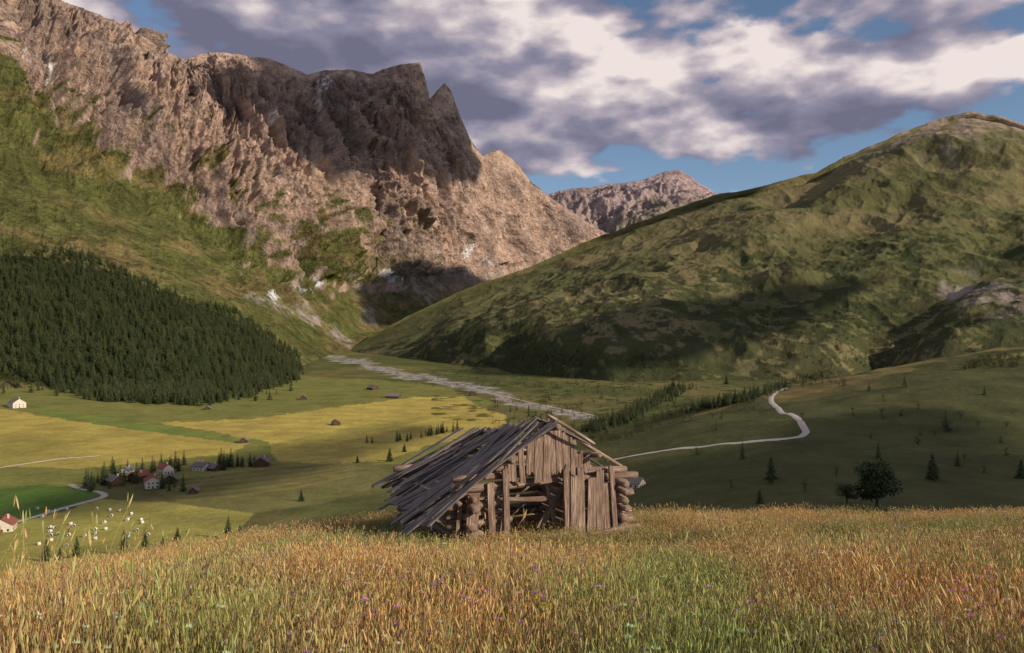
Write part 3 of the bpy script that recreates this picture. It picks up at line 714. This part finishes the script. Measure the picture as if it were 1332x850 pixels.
def clump(name,seed,nb,nst,rad=.65,hs=1,flowers=0,flcol=(.35,.22,.5),hsf=1):
    r=random.Random(seed);vs=[];fs=[];cs=[]
    def blade(x,y,h,w,lean,az,c0,c1,n=3):
        ca,sa=math.cos(az),math.sin(az);b0=len(vs);tw=r.random()*6;px,py=math.cos(tw),math.sin(tw)
        for i in range(n+1):
            t=i/n;o=lean*t*t*h;z=h*t*(1-.25*lean*t);ww=w*(1-t**2)*.5+.0006
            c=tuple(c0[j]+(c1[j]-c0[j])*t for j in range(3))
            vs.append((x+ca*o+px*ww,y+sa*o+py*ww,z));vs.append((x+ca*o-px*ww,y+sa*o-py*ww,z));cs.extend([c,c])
        for i in range(n): fs.append((b0+2*i,b0+2*i+1,b0+2*i+3,b0+2*i+2))
        return (x+ca*lean*h,y+sa*lean*h,h*(1-.25*lean))
    def spindle(p,L,w,c,dx,dy):
        b0=len(vs);prof=[.2,.9,1,.7,.1]
        for i in range(5):
            t=i/4
            for k in range(4):
                a=k*1.57;q=w*prof[i]*(1+.3*(r.random()-.5));vs.append((p[0]+dx*L*t+q*math.cos(a),p[1]+dy*L*t+q*math.sin(a),p[2]+L*t-.01));cs.append(tuple(v*(.8+.4*r.random()) for v in c))
        for i in range(4):
            for k in range(4): fs.append((b0+i*4+k,b0+i*4+(k+1)%4,b0+i*4+4+(k+1)%4,b0+i*4+4+k))
    for i in range(nb):
        a=r.random()*6.283;q=rad*r.random()**.55;h=hs*r.uniform(.08,.27);g=r.random()
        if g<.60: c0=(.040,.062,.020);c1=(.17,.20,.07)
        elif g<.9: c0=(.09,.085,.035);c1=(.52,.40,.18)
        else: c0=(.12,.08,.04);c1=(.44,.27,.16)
        blade(q*math.cos(a),q*math.sin(a),h,r.uniform(.0035,.007),r.uniform(.1,1.0),r.random()*6.283,c0,c1)
    for i in range(nst):
        a=r.random()*6.283;q=rad*r.random()**.55;h=hs*hsf*(.22+.45*r.random()**1.7);le=r.uniform(.03,.32);az=r.gauss(.3,1.2)
        c1=r.choice([(.64,.49,.25),(.56,.39,.20),(.46,.40,.19),(.34,.20,.15),(.70,.57,.33)])
        p=blade(q*math.cos(a),q*math.sin(a),h,.0034,le,az,(.10,.10,.04),c1,5)
        if r.random()<.8: spindle(p,r.uniform(.04,.10),r.uniform(.003,.008),c1,math.cos(az)*le*1.6,math.sin(az)*le*1.6)
    for i in range(flowers):
        a=r.random()*6.283;q=rad*r.random()**.5;h=hs*r.uniform(.34,.55)
        p=blade(q*math.cos(a),q*math.sin(a),h,.004,r.uniform(.03,.2),r.random()*6,(.04,.06,.02),(.08,.12,.03))
        for k in range(14):
            an=k/14*6.283;b0=len(vs);R=r.uniform(.016,.026);ca,sa=math.cos(an),math.sin(an)
            vs.extend([(p[0],p[1],p[2]),(p[0]+ca*R-sa*R*.3,p[1]+sa*R+ca*R*.3,p[2]+.008),(p[0]+ca*R*1.2,p[1]+sa*R*1.2,p[2]+.012+r.random()*.02),(p[0]+ca*R+sa*R*.3,p[1]+sa*R-ca*R*.3,p[2]+.008)])
            cs.extend([flcol]*4);fs.append((b0,b0+1,b0+2,b0+3))
    return pymesh(name,vs,fs,[M_grass],colr=cs,link=False)
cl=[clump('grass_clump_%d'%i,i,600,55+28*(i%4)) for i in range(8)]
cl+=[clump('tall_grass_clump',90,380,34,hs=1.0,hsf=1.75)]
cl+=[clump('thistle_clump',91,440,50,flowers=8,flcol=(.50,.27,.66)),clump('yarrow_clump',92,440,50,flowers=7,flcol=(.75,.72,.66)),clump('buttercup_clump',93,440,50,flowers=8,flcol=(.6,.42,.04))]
def field(n,y0,y1):
    yy=np.sqrt(rng.uniform(y0**2,y1**2,n));return rng.uniform(-.72,.72,n)*(yy+2),yy
x1,y1=field(3200,4.0,36);x2,y2=field(1200,4,15)
xx=np.concatenate([x1,x2]);yy=np.concatenate([y1,y2])
ca,sa=math.cos(PHI),math.sin(PHI)
la=(xx-A0[0])*ca+(yy-A0[1])*sa;lb=-(xx-A0[0])*sa+(yy-A0[1])*ca
inside=(la>-.3)&(la<HW+.3)&(lb>-.5)&(lb<HL+.3)
front=(la>-2.4)&(la<HW+1.0)&(lb>-4.0)&(lb<HL+.3)
keep=~inside|(rng.random(len(xx))<.5)
xx=xx[keep];yy=yy[keep];ins=inside[keep];front=front[keep]
dens=fbm(xx/2.6,yy/2.6,0*xx,4,501)
zz=Hm(xx,yy);n=len(xx)
h=rng.uniform(.75,1.2,n)*np.clip(.3+1.3*dens,.5,1.2)*lerp(1.05,.62,sst(6.5,13,yy));h=np.where(front,h*.62,h);h=np.where(ins,h*.9,h)
rad=rng.uniform(.9,1.25,n)
ti=rng.random(n);idx=rng.integers(0,8,n)
idx=np.where((ti>.84)&~front&(yy<9.5),8,idx);idx=np.where(ti<.07,9,idx);idx=np.where((ti>.07)&(ti<.11),10,idx);idx=np.where((ti>.11)&(ti<.12),11,idx)
names=sorted([o.name for o in cl]);lut=np.array([names.index(o.name) for o in cl])
rots=[]
gx=(Hm(xx+.5,yy)-Hm(xx-.5,yy));gy=(Hm(xx,yy+.5)-Hm(xx,yy-.5))
for i in range(n):
    nn=Vector((-gx[i],-gy[i],1)).normalized();q=Vector((0,0,1)).rotation_difference(nn).to_matrix()@Matrix.Rotation(random.random()*6.283,3,'Z')
    rots.append(tuple(q.to_euler()))
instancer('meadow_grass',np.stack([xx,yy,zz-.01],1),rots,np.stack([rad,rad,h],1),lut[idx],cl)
print('grass',n,'forest',len(pts))

# ------------------------------------------------------------ clouds that shade the land (meshes added outside the view for their shadows)
m_cl,nt,b=newmat('cloud_white',1,0);b.inputs['Base Color'].default_value=(.85,.85,.87,1)
side=np.cross(SUN,[0,0,1]);side/=np.linalg.norm(side);upv=np.cross(side,SUN)
def cloud(P0,dist,rs,ru,rd,seed):
    c=np.array(P0)+SUN*dist;nt_,np_=90,140
    th=np.linspace(0,math.pi,nt_)[:,None];ph=np.linspace(0,2*math.pi,np_)[None,:]
    dx=np.sin(th)*np.cos(ph);dy=np.sin(th)*np.sin(ph);dz=np.cos(th)+0*ph
    R=.30+1.4*fbm(dx*1.9+seed*7.3,dy*1.9,dz*1.9,6,600+seed,gain=.58)
    P=c+(dx*R*rs)[...,None]*side+(dz*R*ru)[...,None]*upv+(dy*R*rd)[...,None]*SUN
    grid_mesh('cloud',P,None,m_cl)
cloud(W(470,180,4150),5400,600,390,300,1)
cloud(W(340,612,720),3000,240,22,150,2)
cloud(W(1120,600,440),2600,190,34,150,3)
cloud(W(850,445,2050),4200,480,95,300,4)
cloud(W(590,382,3900),4600,620,150,300,5)  # added to darken the gorge, where the right mountain's shadow falls short

# ------------------------------------------------------------ world
w=bpy.data.worlds.new('World');scn.world=w;w.use_nodes=True;nt=w.node_tree;bg=nt.nodes['Background'];out=nt.nodes['World Output']
sk=N(nt,'ShaderNodeTexSky');sk.sky_type='NISHITA';sk.sun_disc=False
el=math.asin(SUN[2]);sk.sun_elevation=el;sk.sun_rotation=math.atan2(SUN[0],SUN[1]);sk.altitude=1800;sk.air_density=1.0;sk.dust_density=1.0;sk.ozone_density=1.5
nt.links.new(sk.outputs[0],bg.inputs[0]);bg.inputs[1].default_value=.105
tc=N(nt,'ShaderNodeTexCoord')
def dens_(off):
    mp=N(nt,'ShaderNodeMapping');mp.inputs['Scale'].default_value=(1,1,2.1);mp.inputs['Location'].default_value=off
    nt.links.new(tc.outputs['Generated'],mp.inputs[0])
    a=noise(nt,mp.outputs[0],2.8,7,.54)
    v=N(nt,'ShaderNodeTexVoronoi');v.feature='F1';v.inputs['Scale'].default_value=8;v.inputs['Detail'].default_value=2;v.inputs['Roughness'].default_value=.55
    nt.links.new(mp.outputs[0],v.inputs['Vector'])
    return math_(nt,'MULTIPLY_ADD',v.outputs['Distance'],-.16,math_(nt,'ADD',a,.075))
O=(3.1,1.7,.4)
n1=dens_(O);n2=dens_((O[0]+.03,O[1],O[2]+.075))
mpb=N(nt,'ShaderNodeMapping');mpb.inputs['Scale'].default_value=(1,1,2.1);mpb.inputs['Location'].default_value=(7,2,1);nt.links.new(tc.outputs['Generated'],mpb.inputs[0])
n3=noise(nt,mpb.outputs[0],3.2,3,.5)
sep=N(nt,'ShaderNodeSeparateXYZ');nt.links.new(tc.outputs['Generated'],sep.inputs[0])
cov=mrange(nt,sep.outputs['Z'],.15,.24,.50,.375)
cov=math_(nt,'ADD',cov,math_(nt,'MULTIPLY',mrange(nt,sep.outputs['X'],.33,.48,0,.11),mrange(nt,sep.outputs['Z'],.24,.33,1,0)))
cov=math_(nt,'ADD',cov,mrange(nt,sep.outputs['X'],-.12,.16,-.07,0))
d=math_(nt,'SUBTRACT',n1,cov)
mask=mrange(nt,d,-.015,.045,0,1)
sh=math_(nt,'MULTIPLY_ADD',math_(nt,'SUBTRACT',n1,n2),4.2,.51)
sh=math_(nt,'ADD',sh,math_(nt,'MULTIPLY',math_(nt,'SUBTRACT',n3,.5),1.1))
sh=math_(nt,'MULTIPLY_ADD',d,-.8,math_(nt,'ADD',sh,.05))
cc=ramp(nt,sh,[(0.05,(.16,.16,.24)),(.38,(.26,.25,.34)),(.6,(.44,.39,.45)),(.92,(.86,.76,.73))])
bg2=N(nt,'ShaderNodeBackground');nt.links.new(cc,bg2.inputs[0]);bg2.inputs[1].default_value=1.0
mx=N(nt,'ShaderNodeMixShader');nt.links.new(mask,mx.inputs[0]);nt.links.new(bg.outputs[0],mx.inputs[1]);nt.links.new(bg2.outputs[0],mx.inputs[2])
nt.links.new(mx.outputs[0],out.inputs[0])
sl=bpy.data.lights.new('sun','SUN');sl.energy=5.0;sl.angle=math.radians(.5);sl.color=(1,.82,.60)
so=bpy.data.objects.new('sun',sl);col.objects.link(so);so.rotation_euler=Vector(SUN).to_track_quat('Z','Y').to_euler()
cam=bpy.data.cameras.new('camera');cam.lens=28;cam.sensor_width=36;cam.clip_end=80000;cam.clip_start=.1
co=bpy.data.objects.new('camera',cam);col.objects.link(co);co.location=(0,0,0);co.rotation_euler=(math.pi/2,0,0)
scn.camera=co
scn.view_settings.view_transform='Standard';scn.view_settings.look='None';scn.view_settings.exposure=0
